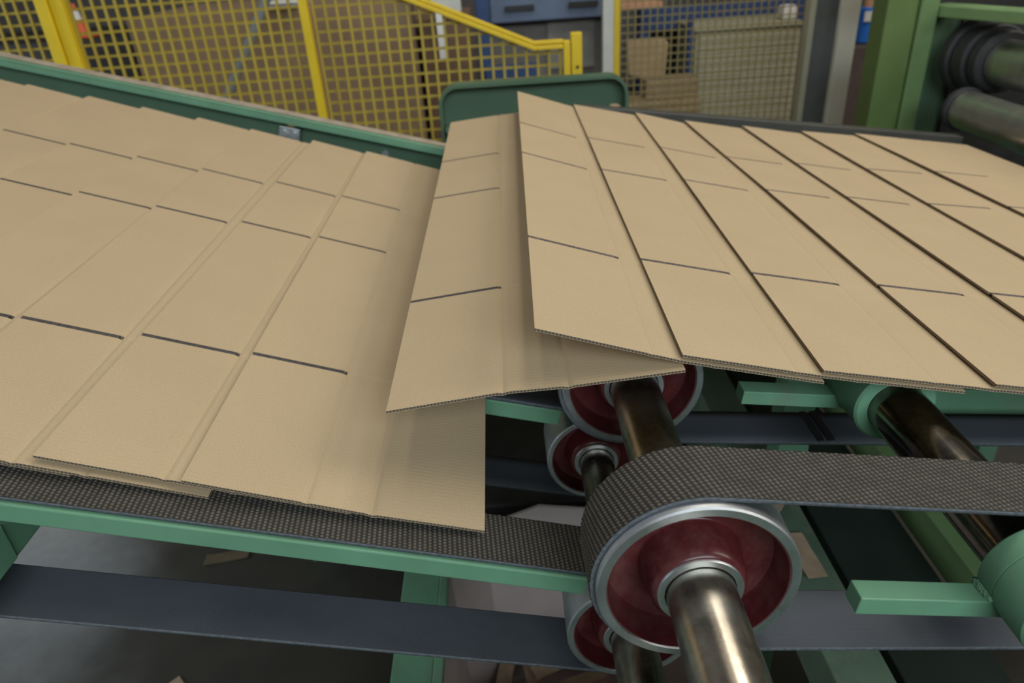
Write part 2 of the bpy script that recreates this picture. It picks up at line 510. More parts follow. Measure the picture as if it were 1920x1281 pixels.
# ------------------------------------------------------------------ pulleys and shafts
def pulley(c, r, y0, y1, label, sc=1.0, rs=0.034, hub=0.052):
    root = thing('red_pulley', label, 'pulley', (c[0], (y0 + y1) / 2, c[1] - r))
    w = y1 - y0
    ri = r - 0.010 * sc                       # inner radius of the rim
    web0, web1 = 0.038 * sc, w - 0.038 * sc
    # machined outer band with its lip
    o = MB()
    o.lathe([(w, ri), (w, r - 0.002), (w - 0.002, r - 0.0004), (0.002, r - 0.0004), (0, r - 0.002), (0, ri),
             (0.0015, ri - 0.001), (w - 0.0015, ri - 0.001)], (c[0], y0, c[1]), 96, closed=True)
    o.build('rim', MAT['rim'], root, True)
    # painted inside: rim wall, web, hub
    o = MB()
    prof = [(0.0018, ri - 0.0008), (0.0018, ri - 0.002), (web0 - 0.003, ri - 0.0045 * sc), (web0 - 0.001, ri - 0.0052 * sc), (web0, ri - 0.0075 * sc),
            (web0, hub + 0.003 * sc), (web0 - 0.001, hub + 0.001 * sc), (web0 - 0.003, hub),
            (0.0, hub - 0.005), (-0.004, hub - 0.008), (-0.005, hub - 0.0095), (-0.005, rs + 0.0082), (w + 0.005, rs + 0.0082), (w + 0.005, hub - 0.0095),
            (web1 + 0.008, hub), (web1, hub + 0.010 * sc), (web1, ri - 0.0075 * sc), (web1 + 0.001, ri - 0.0052 * sc), (w - 0.0018, ri - 0.002), (w - 0.0018, ri - 0.0008)]
    o.lathe(prof, (c[0], y0, c[1]), 96, closed=True)
    o.build('web_and_hub', MAT['red'], root, True)
    o = MB()
    o.lathe([(-0.0075, rs + 0.0008), (-0.0075, rs + 0.0072), (-0.006, rs + 0.008), (-0.0005, rs + 0.008), (-0.0005, rs + 0.0008)], (c[0], y0, c[1]), 72, closed=True)
    k = o.build('hub_ring', MAT['rim'], root, True); k['label'] = 'bare steel ring round the shaft'
    return root


pulley(PU, PU[2], 0.492, 0.584, 'large red pulley in front with rough belt over it, steel rim')
pulley(PU, PU[2], 0.855, 0.945, 'red pulley under the drooping sheet, further back on the upper shaft')
pulley(PL, PL[2], 0.600, 0.690, 'small red pulley low down behind the large front pulley', 0.8, 0.028, 0.047)
pulley(PL, PL[2], 0.940, 1.028, 'dim small red pulley below and left of the rear upper pulley', 0.8, 0.028, 0.047)


def rod(name, c, r, y0, y1, mat, label, cat):
    root = MB()
    root.lathe([(0, 0.0001), (0, r - 0.002), (0.002, r), (y1 - y0 - 0.002, r), (y1 - y0, r - 0.002), (y1 - y0, 0.0001)], (c[0], y0, c[1]), 64)
    return tag(root.build(name, mat, None, True), label, cat)


rod('pulley_shaft', PU, 0.0335, 0.16, 2.3, MAT['shaft'], 'worn steel shaft running towards the viewer through the large front pulley', 'shaft')
rod('pulley_shaft', PL, 0.0275, 0.16, 2.3, MAT['shaft'], 'lower steel shaft through the two small red pulleys', 'shaft')

# roller with collars and arms
RX, RZ = 0.487, 1.060
rr = thing('collared_roller', 'dark polished steel roller with two green collars, under the front belt', 'roller', (RX, 0.63, RZ - 0.036))
b = MB(); b.lathe([(0, 0.0001), (0, 0.034), (0.002, 0.036), (0.598, 0.036), (0.6, 0.034), (0.6, 0.0001)], (RX, 0.36, RZ), 64)
b.build('shaft', MAT['dark_shaft'], rr, True)
for (ya, yb, s) in ((0.425, 0.497, 1), (0.765, 0.875, -1)):
    b = MB()
    L = yb - ya
    b.lathe([(0, 0.0365), (0, 0.050), (0.003, 0.053), (L * 0.62, 0.053), (L * 0.62 + 0.001, 0.0522), (L * 0.62 + 0.002, 0.053), (L - 0.003, 0.053), (L, 0.050), (L, 0.0365)], (RX, ya, RZ), 64, closed=True)
    b.build('collar', MAT['green'], rr, True)
for (ya, yb) in ((0.470, 0.494), (0.828, 0.856)):
    b = MB()
    zl = 1.0465
    b.bar((0.309, (ya + yb) / 2, zl), (0.470, (ya + yb) / 2, zl - 0.161 * math.tan(math.radians(7.4))), yb - ya, 0.021)
    b.build('arm', MAT['green'], rr, False, 0.0012)
b = MB()
for k in range(9):
    t = k / 8
    b.tube((0.438 - 0.003 * math.sin(t * 3), 0.472 + t * 0.022, 1.0405 + random.uniform(-.001, .001)), (0.438, 0.475 + t * 0.022, 1.044), 0.005, 8)
b.build('weld_bead', MAT['green'], rr, True)

# ------------------------------------------------------------------ conveyor frames
fl = thing('lower_conveyor_frame', 'green steel frame of the climbing left conveyor, under and behind its sheets', 'conveyor frame', (-0.6, 1.3, 0))
dL = Vector((-math.cos(TH_L), 0, math.sin(TH_L))); nL = Vector((math.sin(TH_L), 0, math.cos(TH_L)))
oL = Vector((PL[0], 0, PL[1])) + nL * PL[2]              # point on the underside of the top run


def onL(s, y, h): return oL + dL * s + Vector((0, y, 0)) + nL * h


def railL(name, y, w, h0, h1, s0, s1, mat, parent, bev=0.002):
    b = MB()
    b.bar(onL(s0, y, (h0 + h1) / 2), onL(s1, y, (h0 + h1) / 2), w, h1 - h0, nL)
    return b.build(name, mat, parent, False, bev)


railL('front_rail', 0.640, 0.076, -0.0275, -0.002, 0.075, 1.95, MAT['green'], fl)
railL('rail', 0.985, 0.076, -0.030, -0.002, 0.075, 1.95, MAT['green'], fl)
railL('rail', 1.60, 0.076, -0.030, -0.002, 0.075, 1.95, MAT['green'], fl)
# cross beam running towards the viewer on the left, with a weld plate
b = MB(); b.box((-0.715, 0.30, 1.0), (-0.618, 1.60, 1.070)); b.build('cross_beam', MAT['green'], fl, False, 0.003)
b = MB(); b.box((-0.6178, 0.555, 1.004), (-0.613, 0.655, 1.056)); k = b.build('weld_plate', MAT['green'], fl, False, 0.002)
b = MB(); b.box((-0.236, 0.25, 0.52), (-0.166, 1.9, 0.59)); b.box((-0.166, 0.25, 0.575), (-0.150, 1.9, 0.600)); b.build('cross_beam', MAT['green'], fl, False, 0.003)
b = MB(); b.box((-1.7, 2.13, 0.25), (-0.20, 2.15, 0.80)); b.build('rear_light_blocker', MAT['green_dark'], fl)  # plate added behind the lower conveyor to block light and view
for (x, y) in ((-0.205, 1.86), (-0.62, 1.62)):
    b = MB(); b.box((x - 0.035, y, 0), (x + 0.035, y + 0.07, 0.52 if x > -0.3 else 1.08)); b.build('leg', MAT['green'], fl, False, 0.003)

# guard rail behind the left stream: channel with dusty top flange
gr = thing('guard_rail', 'green channel rail along the far edge of the left sheets, dusty on top', 'guard rail', (-0.8, 2.25, 1.1))
gA, gB = Vector((-1.62, 2.2, 1.478)), Vector((-0.02, 2.2, 1.036))
gd = (gB - gA).normalized(); gn = Vector((-gd.z, 0, gd.x))
if gn.z < 0: gn = -gn


def gbar(name, s0, s1, y0, y1, h0, h1, mat, parent=gr, bev=0.0015):
    b = MB(); mid = Vector((0, (y0 + y1) / 2 - 2.2, 0)) + gn * ((h0 + h1) / 2)
    b.bar(gA + gd * s0 + mid, gA + gd * s1 + mid, y1 - y0, h1 - h0, gn)
    return b.build(name, mat, parent, False, bev)


GL = (gB - gA).length
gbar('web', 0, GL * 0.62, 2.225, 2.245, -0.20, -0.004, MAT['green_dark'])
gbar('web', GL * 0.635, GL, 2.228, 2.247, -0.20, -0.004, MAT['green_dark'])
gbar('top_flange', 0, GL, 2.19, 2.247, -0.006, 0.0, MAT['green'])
gbar('lip', 0, GL, 2.190, 2.196, -0.022, -0.0062, MAT['green'])
gbar('dust_layer', 0, GL, 2.205, 2.247, 0.0003, 0.004, MAT['dust'])
br = gbar('bracket', GL * 0.612, GL * 0.648, 2.195, 2.222, -0.085, -0.032, MAT['zinc'])
for (s, h) in ((0.622, -0.05), (0.64, -0.05)):
    p = gA + gd * (GL * s) + gn * h
    b = MB(); b.tube((p.x, 2.185, p.z), (p.x, 2.196, p.z), 0.010, 6); b.build('bolt', MAT['zinc'], br)
p = gA + gd * (GL * 0.80) - gn * 0.06
b = MB(); b.tube((p.x, 2.222, p.z), (p.x, 2.236, p.z), 0.011, 6); b.build('bolt', MAT['zinc'], gr)

# upper conveyor frame
fu = thing('upper_conveyor_frame', 'green steel frame under the right sheets, beam and posts behind the roller', 'conveyor frame', (1.0, 1.3, 0))
b = MB()
b.bar((0.60, 1.012, 0.886), (1.9, 1.012, 0.886 - 1.3 * math.tan(math.radians(5.6))), 0.03, 0.088); b.build('side_beam', MAT['green'], fu, False, 0.002)
b = MB(); b.box((0.48, 2.27, 0.25), (1.9, 2.29, 0.86)); b.build('rear_light_blocker', MAT['green_dark'], fu)  # added to keep light from behind out of the space below
b = MB(); b.box((-0.45, 0.10, 0.25), (1.9, 0.13, 1.0)); b.build('side_plate', MAT['green'], fu, False, 0.004)  # unseen near plate, added to block front light from the floor
b = MB()
for (c, r) in ((PU, 0.075), (PL, 0.065)): b.lathe([(0, r * 0.62), (0, r), (0.06, r), (0.06, r * 0.62)], (c[0], 0.131, c[1]), 40, closed=True)
b.build('bearing', MAT['green'], fu, True)
b = MB()
b.box((0.455, 0.25, 0.50), (0.545, 1.9, 0.60)); b.build('cross_beam', MAT['green_dusty'], fu, False, 0.003)
b = MB()
b.box((0.600, 0.131, 0.40), (0.770, 1.9, 0.52)); b.build('cable_tray', plain('black_green_paint', (0.022, 0.034, 0.026), 0.6), fu, False, 0.003)
b = MB()
b.box((0.775, 0.86, 0.52), (0.835, 1.9, 0.60)); b.build('cross_beam', MAT['olive_light'], fu, False, 0.003)
for (x, y) in ((0.535, 1.13), (1.5, 1.13), (0.535, 1.83), (1.5, 1.83)):
    b = MB(); b.box((x - 0.03, y, 0), (x + 0.03, y + 0.06, 0.93 - 0.1 * x)); b.build('post', MAT['green'], fu, False, 0.003)
b = MB()
b.bar((0.22, 2.235, 1.160), (1.42, 2.235, 0.988), 0.04, 0.028); b.build('rear_edge_rail', plain('oily_dark_grey', (0.062, 0.060, 0.050), 0.5), fu, False, 0.003)

# rounded guard plate at the back of the drop
gp = thing('guard_plate', 'dark green guard plate with rounded corners behind the falling sheets', 'guard plate', (0.12, 2.4, 0.9))


def round_rect(x0, x1, z0, z1, r, n=8):
    out = []
    for (cx, cz, a0) in ((x1 - r, z1 - r, 0), (x0 + r, z1 - r, 90), (x0 + r, z0 + r, 180), (x1 - r, z0 + r, 270)):
        for k in range(n + 1):
            a = math.radians(a0 + 90 * k / n); out.append((cx + r * math.cos(a), cz + r * math.sin(a)))
    return out


o_out = round_rect(-0.190, 0.412, 0.86, 1.226, 0.062); o_in = round_rect(-0.180, 0.402, 0.87, 1.216, 0.052)
b = MB(); b.prism(o_out, 2.43, 2.438); b.build('plate', MAT['green_dark'], gp)
b = MB(); n = len(o_out)
V = []
for y in (2.375, 2.429):
    V += [(x, y, z) for x, z in o_out]; V += [(x, y, z) for x, z in o_in]
Fs = []
for k in range(n):
    j = (k + 1) % n
    Fs += [(k, j, n + j, n + k), (2 * n + j, 2 * n + k, 3 * n + k, 3 * n + j), (j, k, 2 * n + k, 2 * n + j), (n + k, n + j, 3 * n + j, 3 * n + k)]
b.add(V, Fs); b.build('flange', MAT['green_dark'], gp, True)
b = MB(); b.box((-0.10, 2.40, 0), (-0.04, 2.44, 0.86)); b.box((0.28, 2.40, 0), (0.34, 2.44, 0.86)); b.build('support', MAT['green_dark'], gp)
b = MB(); b.box((-0.175, 2.36, 1.085), (0.395, 2.428, 1.100)); b.build('ledge', MAT['green_dusty'], gp)
b = MB()
for k in range(14):
    a = random.uniform(0, 6.28)
    b.add([(0.365 + 0.025 * math.cos(a + t) * random.uniform(.5, 1.2), 2.37 + random.uniform(-.01, .03), 1.101 + k * 0.0022 + random.uniform(0, .006)) for t in (0, 1.6, 3.1, 4.7)], [(0, 1, 2, 3)])
tag(b.build('paper_scrap', MAT['tan']), 'crumpled tan paper scrap lying on the guard plate ledge', 'scrap')


# ------------------------------------------------------------------ cardboard sheets
def board(name, surf, s0, s1, v0, v1, ns, nv, mat, parent, uvseed=0):
    """surf(s, v) -> top point; the board hangs T below. s runs from the leading edge, v from the front edge"""
    ss = np.linspace(s0, s1, ns + 1); vs = np.linspace(v0, v1, nv + 1)
    extra = [c + d for c in (FLAP, FLAP + BODY) for d in (-.010, -.0065, -.004, -.002, 0, .002, .004, .0065, .010) if s0 < c + d < s1]
    ss = np.array(sorted(set(list(ss) + extra)))
    top = [[surf(s, v) for v in vs] for s in ss]
    b = MB(); V, UV = [], []
    lv = (0.0, 0.0005, T - 0.0005, T)
    for h in lv:
        for i, s in enumerate(ss):
            for j, v in enumerate(vs):
                p = top[i][j]; V.append((p[0], p[1], p[2] - h)); UV.append((s, v))
    n, m = len(ss), len(vs); q = n * m
    I = lambda L, i, j: L * q + i * m + j
    for i in range(n - 1):
        for j in range(m - 1):
            b.f.append((I(0, i, j), I(0, i + 1, j), I(0, i + 1, j + 1), I(0, i, j + 1))); b.mi.append(0)
            b.f.append((I(3, i, j), I(3, i, j + 1), I(3, i + 1, j + 1), I(3, i + 1, j))); b.mi.append(0)
    for L in range(3):
        k = 1 if L == 1 else 0
        for i in range(n - 1):
            b.f.append((I(L, i, 0), I(L + 1, i, 0), I(L + 1, i + 1, 0), I(L, i + 1, 0))); b.mi.append(k)
            b.f.append((I(L, i + 1, m - 1), I(L + 1, i + 1, m - 1), I(L + 1, i, m - 1), I(L, i, m - 1))); b.mi.append(k)
        for j in range(m - 1):
            b.f.append((I(L, 0, j + 1), I(L + 1, 0, j + 1), I(L + 1, 0, j), I(L, 0, j))); b.mi.append(k)
            b.f.append((I(L, n - 1, j), I(L + 1, n - 1, j), I(L + 1, n - 1, j + 1), I(L, n - 1, j + 1))); b.mi.append(k)
    b.v = [tuple(map(float, p)) for p in V]
    return b.build(name, [mat, MAT['edge']], parent, False, 0, UV)


def sheet(label, surf, seed, group, slot=0.0082, rough=False):
    flat = surf

    def surf(s, v):                          # pressed score lines dip a little
        x, y, z = flat(s, v)
        return (x, y, z - (0.0006 if rough else 0.0016) * sum(math.exp(-((s - c) / 0.0042) ** 2) for c in (FLAP, FLAP + BODY)))
    p = surf(BLANK_X * 0.5, BLANK_Y * 0.5)
    root = thing('cardboard_sheet', label, 'cardboard sheet', (p[0], p[1], p[2] - T), group)
    mat = MAT['kraft'][seed % 4]
    r = random.Random(seed * 11 + 3)
    board('body_panel', surf, FLAP, BLANK_X, 0, BLANK_Y, 12, 16, mat, root)
    acc = 0.0
    for i, p in enumerate(PANELS):
        v0 = acc + (slot / 2 if i else 0); v1 = acc + p - (slot / 2 if i < 3 else 0); acc += p
        board('flap', surf, 0, FLAP, v0, v1, 6, 6, mat, root)
    # the crushed board left in the slots
    acc = 0.0
    for p in PANELS[:3]:
        acc += p
        b = MB(); n = 22
        V = []
        for k in range(n + 1):
            s = 0.001 + (FLAP - 0.007) * k / n
            for side in (-1, 1):
                q = surf(s, acc + side * slot * 0.5)
                V.append((q[0], q[1], q[2] - (0.0003 + 0.0012 * r.random() if rough else 0.0007 + 0.0004 * r.random())))
        b.add(V, [(2 * k, 2 * k + 2, 2 * k + 3, 2 * k + 1) for k in range(n)])
        b.build('slot_strip', MAT['slot_rough'] if rough else MAT['slot'], root)
    return root


def interp(tbl, s):
    for (s0, a), (s1, c) in zip(tbl, tbl[1:]):
        if s <= s1 or (s1, c) == tbl[-1]:
            t = (s - s0) / (s1 - s0); return tuple(p + (q - p) * t for p, q in zip(a, c))


YF, YR = 0.700, 0.700 + BLANK_Y
EF = [(0.0229, 1.2457), (0.1876, 1.1990), (0.3514, 1.1657), (0.5580, 1.1314), (0.7350, 1.1045), (0.9130, 1.0790), (1.1050, 1.0580), (1.28, 1.036), (1.46, 1.014), (1.64, 0.992), (1.82, 0.970)]
ER = [(0.0543, 1.2430), (0.2114, 1.1970), (0.3876, 1.1630), (0.5300, 1.1310), (0.6990, 1.1040), (0.8733, 1.0775), (1.0324, 1.0610), (1.20, 1.040), (1.38, 1.018), (1.56, 0.996), (1.74, 0.974)]


def right_surface(k):
    tabs = []
    for E in (EF, ER):
        pts = [E[k]]
        for i, q in enumerate(E[k + 1:k + 5]):
            pts.append((q[0], q[1] - (T + 0.0036) * (i + 1)))
        ss = [0.0]
        for a, c in zip(pts, pts[1:]): ss.append(ss[-1] + math.hypot(c[0] - a[0], c[1] - a[1]))
        tabs.append(list(zip(ss, pts)))
    def surf(s, v):
        t = v / BLANK_Y
        a, c = interp(tabs[0], s), interp(tabs[1], s)
        x = a[0] + (c[0] - a[0]) * t; z = a[1] + (c[1] - a[1]) * t
        z += 0.0007 * math.sin(v * 7 + k) * (1 if s < 0.2 else 0.4)
        return (x, YF + v, z)
    return surf


G1 = 'cardboard sheets shingled on the upper right conveyor'
names_r = ['uppermost kraft sheet jutting out furthest left over the drop, corner hanging free',
           'kraft sheet just right of the one jutting out over the drop',
           'third kraft sheet from the left in the right stream, front corner above the green arm',
           'fourth kraft sheet from the left in the right stream, front corner above the green beam',
           'third kraft sheet out from under the steel rolls in the right stream',
           'second kraft sheet out from under the steel rolls in the right stream',
           'last kraft sheet on the right, just emerging below the steel roll']
for k in range(7):
    sheet(names_r[k], right_surface(k), k, G1, 0.0088, True)

# the sheet that is just tipping over the head pulley
AF = [(0, (-0.1530, 1.1530)), (0.070, (-0.0835, 1.1612)), (0.138, (-0.0160, 1.1690)), (0.214, (0.0600, 1.1715)), (0.352, (0.1975, 1.1830))]
AR = [(0, (-0.1404, 1.1700)), (0.070, (-0.0708, 1.1765)), (0.138, (-0.0030, 1.1820)), (0.214, (0.0725, 1.1840)), (0.352, (0.2100, 1.1850))]


def surf_fall(s, v):
    t = v / BLANK_Y; a, c = interp(AF, s), interp(AR, s)
    return (a[0] + (c[0] - a[0]) * t, 0.695 + v, a[1] + (c[1] - a[1]) * t)


sheet('creased kraft sheet drooping between the two streams, front corner pointing down left', surf_fall, 9, None)

# left stream, lying on the climbing lower belt
SE = [0.463, 0.621, 0.779, 0.930, 1.068, 1.215, 1.362, 1.510, 1.655, 1.80]
G2 = 'cardboard sheets shingled on the climbing left conveyor'
names_l = ['last kraft sheet dropped on the left stream, its right end bare above the rough belt',
           'kraft sheet partly under the last dropped one in the left stream, second from the drop',
           'third kraft sheet from the drop in the climbing left stream',
           'fourth kraft sheet from the drop in the climbing left stream',
           'fifth kraft sheet from the drop in the climbing left stream',
           'sixth kraft sheet from the drop in the climbing left stream',
           'seventh kraft sheet from the drop in the climbing left stream',
           'eighth kraft sheet from the drop, high up the left stream',
           'ninth kraft sheet from the drop, at the upper left corner of the stream']


def left_surface(k):
    s_k = SE[k]; y0 = 0.638 + (0.0, 0.006, 0.002, 0.007, 0.003, 0.012, 0.004, 0.010, 0.006)[k]
    sk = (0.002, -0.006, 0.004, -0.004, 0.003, 0.0, 0.004, -0.003, 0.0)[k]
    def surf(s, v):
        f = s / BLANK_X
        h = 0.0265 - 0.0198 * f + 0.0012 * math.sin(v * 5 + k * 2)
        if k == 0 and s > FLAP + BODY:
            h += (s - FLAP - BODY) * 0.045
        p = onL(s_k + 0.0845 - s + sk * v / BLANK_Y, 0, 0.0055 + h)
        return (p.x, y0 + v, p.z)
    return surf


for k in range(9):
    sheet(names_l[k], left_surface(k), k + 20, G2)

# ------------------------------------------------------------------ bin with offcuts, scraps
rim = [(-0.175, 0.70), (-0.168, 1.062), (-0.098, 1.196), (0.03, 1.251), (0.30, 1.20), (0.30, 0.70)]
base = [(-0.150, 0.72), (-0.145, 1.03), (-0.085, 1.14), (0.03, 1.19), (0.27, 1.15), (0.27, 0.72)]
b = MB(); n = len(rim); cxm = 0.06; cym = 0.95


def inset(p, d=0.008):
    v = Vector((cxm - p[0], cym - p[1])); v.normalize(); return (p[0] + v.x * d, p[1] + v.y * d)


V = [(x, y, 0.50) for x, y in rim] + [(x, y, 0.02) for x, y in base] + [(*inset(p), 0.50) for p in rim] + [(*inset(p), 0.03) for p in base]
Fs = []
for k in range(n):
    j = (k + 1) % n
    Fs += [(k, n + k, n + j, j), (2 * n + k, 2 * n + j, 3 * n + j, 3 * n + k), (k, j, 2 * n + j, 2 * n + k)]
Fs += [tuple(range(2 * n - 1, n - 1, -1)), tuple(range(3 * n, 4 * n))]
b.add(V, Fs)
tag(b.build('waste_bin', MAT['bin']), 'pale open waste bin under the conveyor, holding board offcuts', 'bin')


def scrap(x, y, z, L, Wd, rot, tilt, label, group, mat=None):
    b = MB(); nn = 5
    V = []
    for lay in (0, -0.003):
        for k in range(nn + 1):
            t = k / nn - 0.5
            for sgn in (-1, 1):
                V.append((t * L + random.uniform(-.004, .004) * (k in (0, nn)), sgn * Wd / 2 * random.uniform(0.93, 1.03), 0.012 * L * 4 * t * t + lay))
    q = 2 * (nn + 1)
    Fs = []
    for k in range(nn):
        a = 2 * k
        Fs += [(a, a + 2, a + 3, a + 1), (q + a, q + a + 1, q + a + 3, q + a + 2), (a, q + a, q + a + 2, a + 2), (a + 1, a + 3, q + a + 3, q + a + 1)]
    Fs += [(0, 1, q + 1, q), (q - 2, 2 * q - 2, 2 * q - 1, q - 1)]
    b.add(V, Fs)
    o = b.build('cardboard_scrap', [mat or MAT['scrap']])
    o.location = (x, y, z); o.rotation_euler = (tilt, tilt * 0.6, rot)
    return tag(o, label, 'scrap', group)


GB = 'board offcuts in the pale bin'
k = 0
for (x, y, z, L, w, rot, t) in [(-0.07, 1.10, 0.14, 0.10, 0.035, 1.4, .1), (-0.01, 1.10, 0.15, 0.10, 0.04, 1.7, .15), (0.05, 1.09, 0.17, 0.13, 0.035, .5, .2),
                                (0.10, 1.06, 0.14, 0.12, 0.03, .35, .1), (0.06, 1.00, 0.12, 0.14, 0.04, -.3, .1), (-0.05, 0.98, 0.13, 0.13, 0.035, .2, .12),
                                (0.0, 0.93, 0.14, 0.15, 0.045, .1, .1), (0.09, 0.90, 0.15, 0.13, 0.04, .7, .2), (-0.06, 0.88, 0.14, 0.12, 0.05, -.5, .1),
                                (0.04, 0.84, 0.13, 0.16, 0.04, .25, .1), (0.15, 0.98, 0.13, 0.14, 0.04, 1.2, .1), (0.12, 0.80, 0.12, 0.13, 0.05, -.6, .1)]:
    scrap(x, y, z, L, w, rot, t, 'narrow tan board offcut lying loose in the pale waste bin', GB); k += 1
b = MB(); b.prism([(-0.10, 0.035), (0.235, 0.035), (0.235, 0.10), (0.02, 0.115), (-0.10, 0.09)], 0.76, 1.02)
o = tag(b.build('shredded_board', plain('shredded_board_fill', (0.20, 0.145, 0.10), 0.95, var=0.5, scale=70)), 'heap of shredded board filling the bottom of the pale bin', 'scrap heap', None, 'stuff')
scrap(0.503, 0.955, 0.606, 0.11, 0.036, 1.62, 0.02, 'torn board strip lying on the green cross beam right of the large pulley', None)
scrap(0.492, 1.10, 0.606, 0.10, 0.05, 0.9, 0.02, 'brown board piece on the green cross beam, below the rough belt', None)
scrap(0.50, 0.42, 0.606, 0.07, 0.02, 1.1, 0.02, 'small board shred on the cross beam near the bottom edge', None)
scrap(-0.93, 1.66, 0.006, 0.13, 0.04, 0.15, 0.02, 'board strip on the shaded floor under the left conveyor', None, plain('shaded_scrap_board', (0.13, 0.098, 0.058), 0.9, scale=30))  # board colour darkened to pass for a strip lying in shade
scrap(-0.93, 1.20, 0.006, 0.07, 0.05, 0.8, 0.03, 'small board chip on the floor at the lower left', None)
scrap(0.20, 1.75, 0.006, 0.18, 0.06, 0.6, 0.02, 'board offcut on the floor beyond the pale bin', None)

# dark box added under the drop to keep its deep space dark
b = MB(); b.box((-0.30, 1.35, 0.10), (0.44, 1.80, 0.42)); tag(b.build('dark_filler_box', MAT['dark'], None, False, 0.01), 'added dark filler box deep under the drop, behind the pale bin', 'filler box')


# ------------------------------------------------------------------ safety fence
def wire_grid(b, x0, x1, z0, z1, y, pitch, r, top=None, zp=None):
    zp = zp or pitch
    n = int((x1 - x0) / pitch)
    for i in range(n + 1):
        x = x0 + (x1 - x0) * i / n
        zt = top(x) if top else z1
        b.box((x - r, y - r, z0), (x + r, y + r, zt))
    n = int((z1 - z0) / zp)
    for i in range(n + 1):
        z = z0 + (z1 - z0) * i / n
        xe = x1
        if top and z > top(x1):
            xs = [x0 + (x1 - x0) * k / 200 for k in range(201)]
            ok = [x for x in xs if top(x) >= z]
            if not ok: continue
            xe = max(ok)
        b.box((x0, y + r * 1.2, z - r), (xe, y + r * 3.0, z + r))


FY = 3.0
fence = 'yellow mesh safety fence behind the left stream'
p = thing('mesh_fence', 'yellow wire mesh panel left of the thick double post', 'fence', (-2.3, FY, 0), fence)
b = MB(); wire_grid(b, -3.0, -1.69, 0.12, 1.95, FY + 0.02, 0.042, 0.0042); b.build('wire_mesh', MAT['wire'], p)
b = MB()
for (q1, q2) in (((-3.0, 0.10), (-1.69, 0.10)), ((-3.0, 1.97), (-1.69, 1.97))):
    b.bar((q1[0], FY + .02, q1[1]), (q2[0], FY + .02, q2[1]), 0.03, 0.03)
b.build('frame', MAT['yellow'], p)
p = thing('fence_post', 'thick double yellow fence post at the upper left', 'fence post', (-1.63, FY, 0), None)
b = MB(); b.box((-1.675, FY - .03, 0), (-1.632, FY + .03, 2.0)); b.build('upright', MAT['yellow'], p, False, 0.003)
b = MB(); b.box((-1.628, FY - .015, 0), (-1.582, FY + .03, 2.0)); b.build('panel_edge', MAT['yellow'], p, False, 0.003)
p = thing('mesh_fence', 'yellow mesh panel between the two yellow posts, in front of the brown stack', 'fence', (-1.15, FY, 0), fence)
b = MB(); wire_grid(b, -1.575, -0.722, 0.12, 1.95, FY + 0.02, 0.0425, 0.0046); b.build('wire_mesh', MAT['wire'], p)
b = MB()
for z in (0.10, 1.97): b.bar((-1.575, FY + .02, z), (-0.722, FY + .02, z), 0.03, 0.03)
b.build('frame', MAT['yellow'], p)
p = MB(); p.box((-0.720, FY - .02, 0), (-0.688, FY + .02, 2.0))
tag(p.build('fence_post', MAT['yellow'], None, False, 0.003), 'slim yellow fence post in the middle of the mesh', 'fence post')
top = lambda x: 1.437 - 0.4306 * (x + 0.284) if x < 0.148 else 1.25
p = thing('mesh_fence', 'yellow mesh panel with sloping top rail, above the green guard plate', 'fence', (-0.2, FY, 0), fence)
b = MB(); wire_grid(b, -0.675, 0.252, 0.12, 1.61, FY + 0.02, 0.0430, 0.0046, top); b.build('wire_mesh', MAT['wire'], p)
b = MB()
for (dz, hh, yy) in ((0.010, 0.014, 0.0), (-0.008, 0.016, -0.006)):
    b.bar((-0.683, FY + yy, top(-0.683) + dz), (0.150, FY + yy, top(0.148) + dz), 0.03, hh); b.bar((0.146, FY + yy, 1.250 + dz), (0.262, FY + yy, 1.250 + dz), 0.03, hh)
b.build('top_rail', MAT['yellow'], p, False, 0.003)
b = MB(); b.box((0.2625, FY - .022, 0.1), (0.288, FY + .018, 1.262)); b.build('end_stile', MAT['yellow'], p, False, 0.003)
b = MB(); b.box((-0.68, FY - .015, 0.09), (0.262, FY + .015, 0.12)); b.build('bottom_rail', MAT['yellow'], p)
p = thing('fence_post', 'short yellow post ending the sloping fence panel', 'fence post', (0.315, FY, 0))
b = MB(); b.box((0.292, FY - .02, 0), (0.334, FY + .02, 1.288)); b.build('upright', MAT['yellow'], p, False, 0.003)
b = MB(); b.tube((0.315, FY - .024, 1.165), (0.315, FY - .020, 1.165), 0.006, 12); b.build('screw', MAT['dark'], p)
# further fence on the right
p = MB(); p.box((0.551, 3.97, 0), (0.607, 4.03, 2.2)); tag(p.build('column', MAT['grey'], None, False, 0.004), 'slim pale grey column beside a yellow post, top centre', 'column')
p = MB(); p.box((0.610, 3.985, 0), (0.640, 4.015, 2.2)); tag(p.build('fence_post', MAT['yellow'], None, False, 0.003), 'yellow post against the slim pale grey column', 'fence post')
p = thing('mesh_fence', 'dull fine mesh panel in front of the beige cabinet', 'fence', (1.1, 4.0, 0))
b = MB(); wire_grid(b, 0.645, 1.66, 0.12, 1.6, 4.0, 0.0365, 0.0028); b.build('wire_mesh', MAT['wire_dull'], p)
b = MB()
for z in (0.105, 1.615): b.bar((0.642, 4.0, z), (1.67, 4.0, z), 0.03, 0.03)
b.build('frame', MAT['yellow'], p)

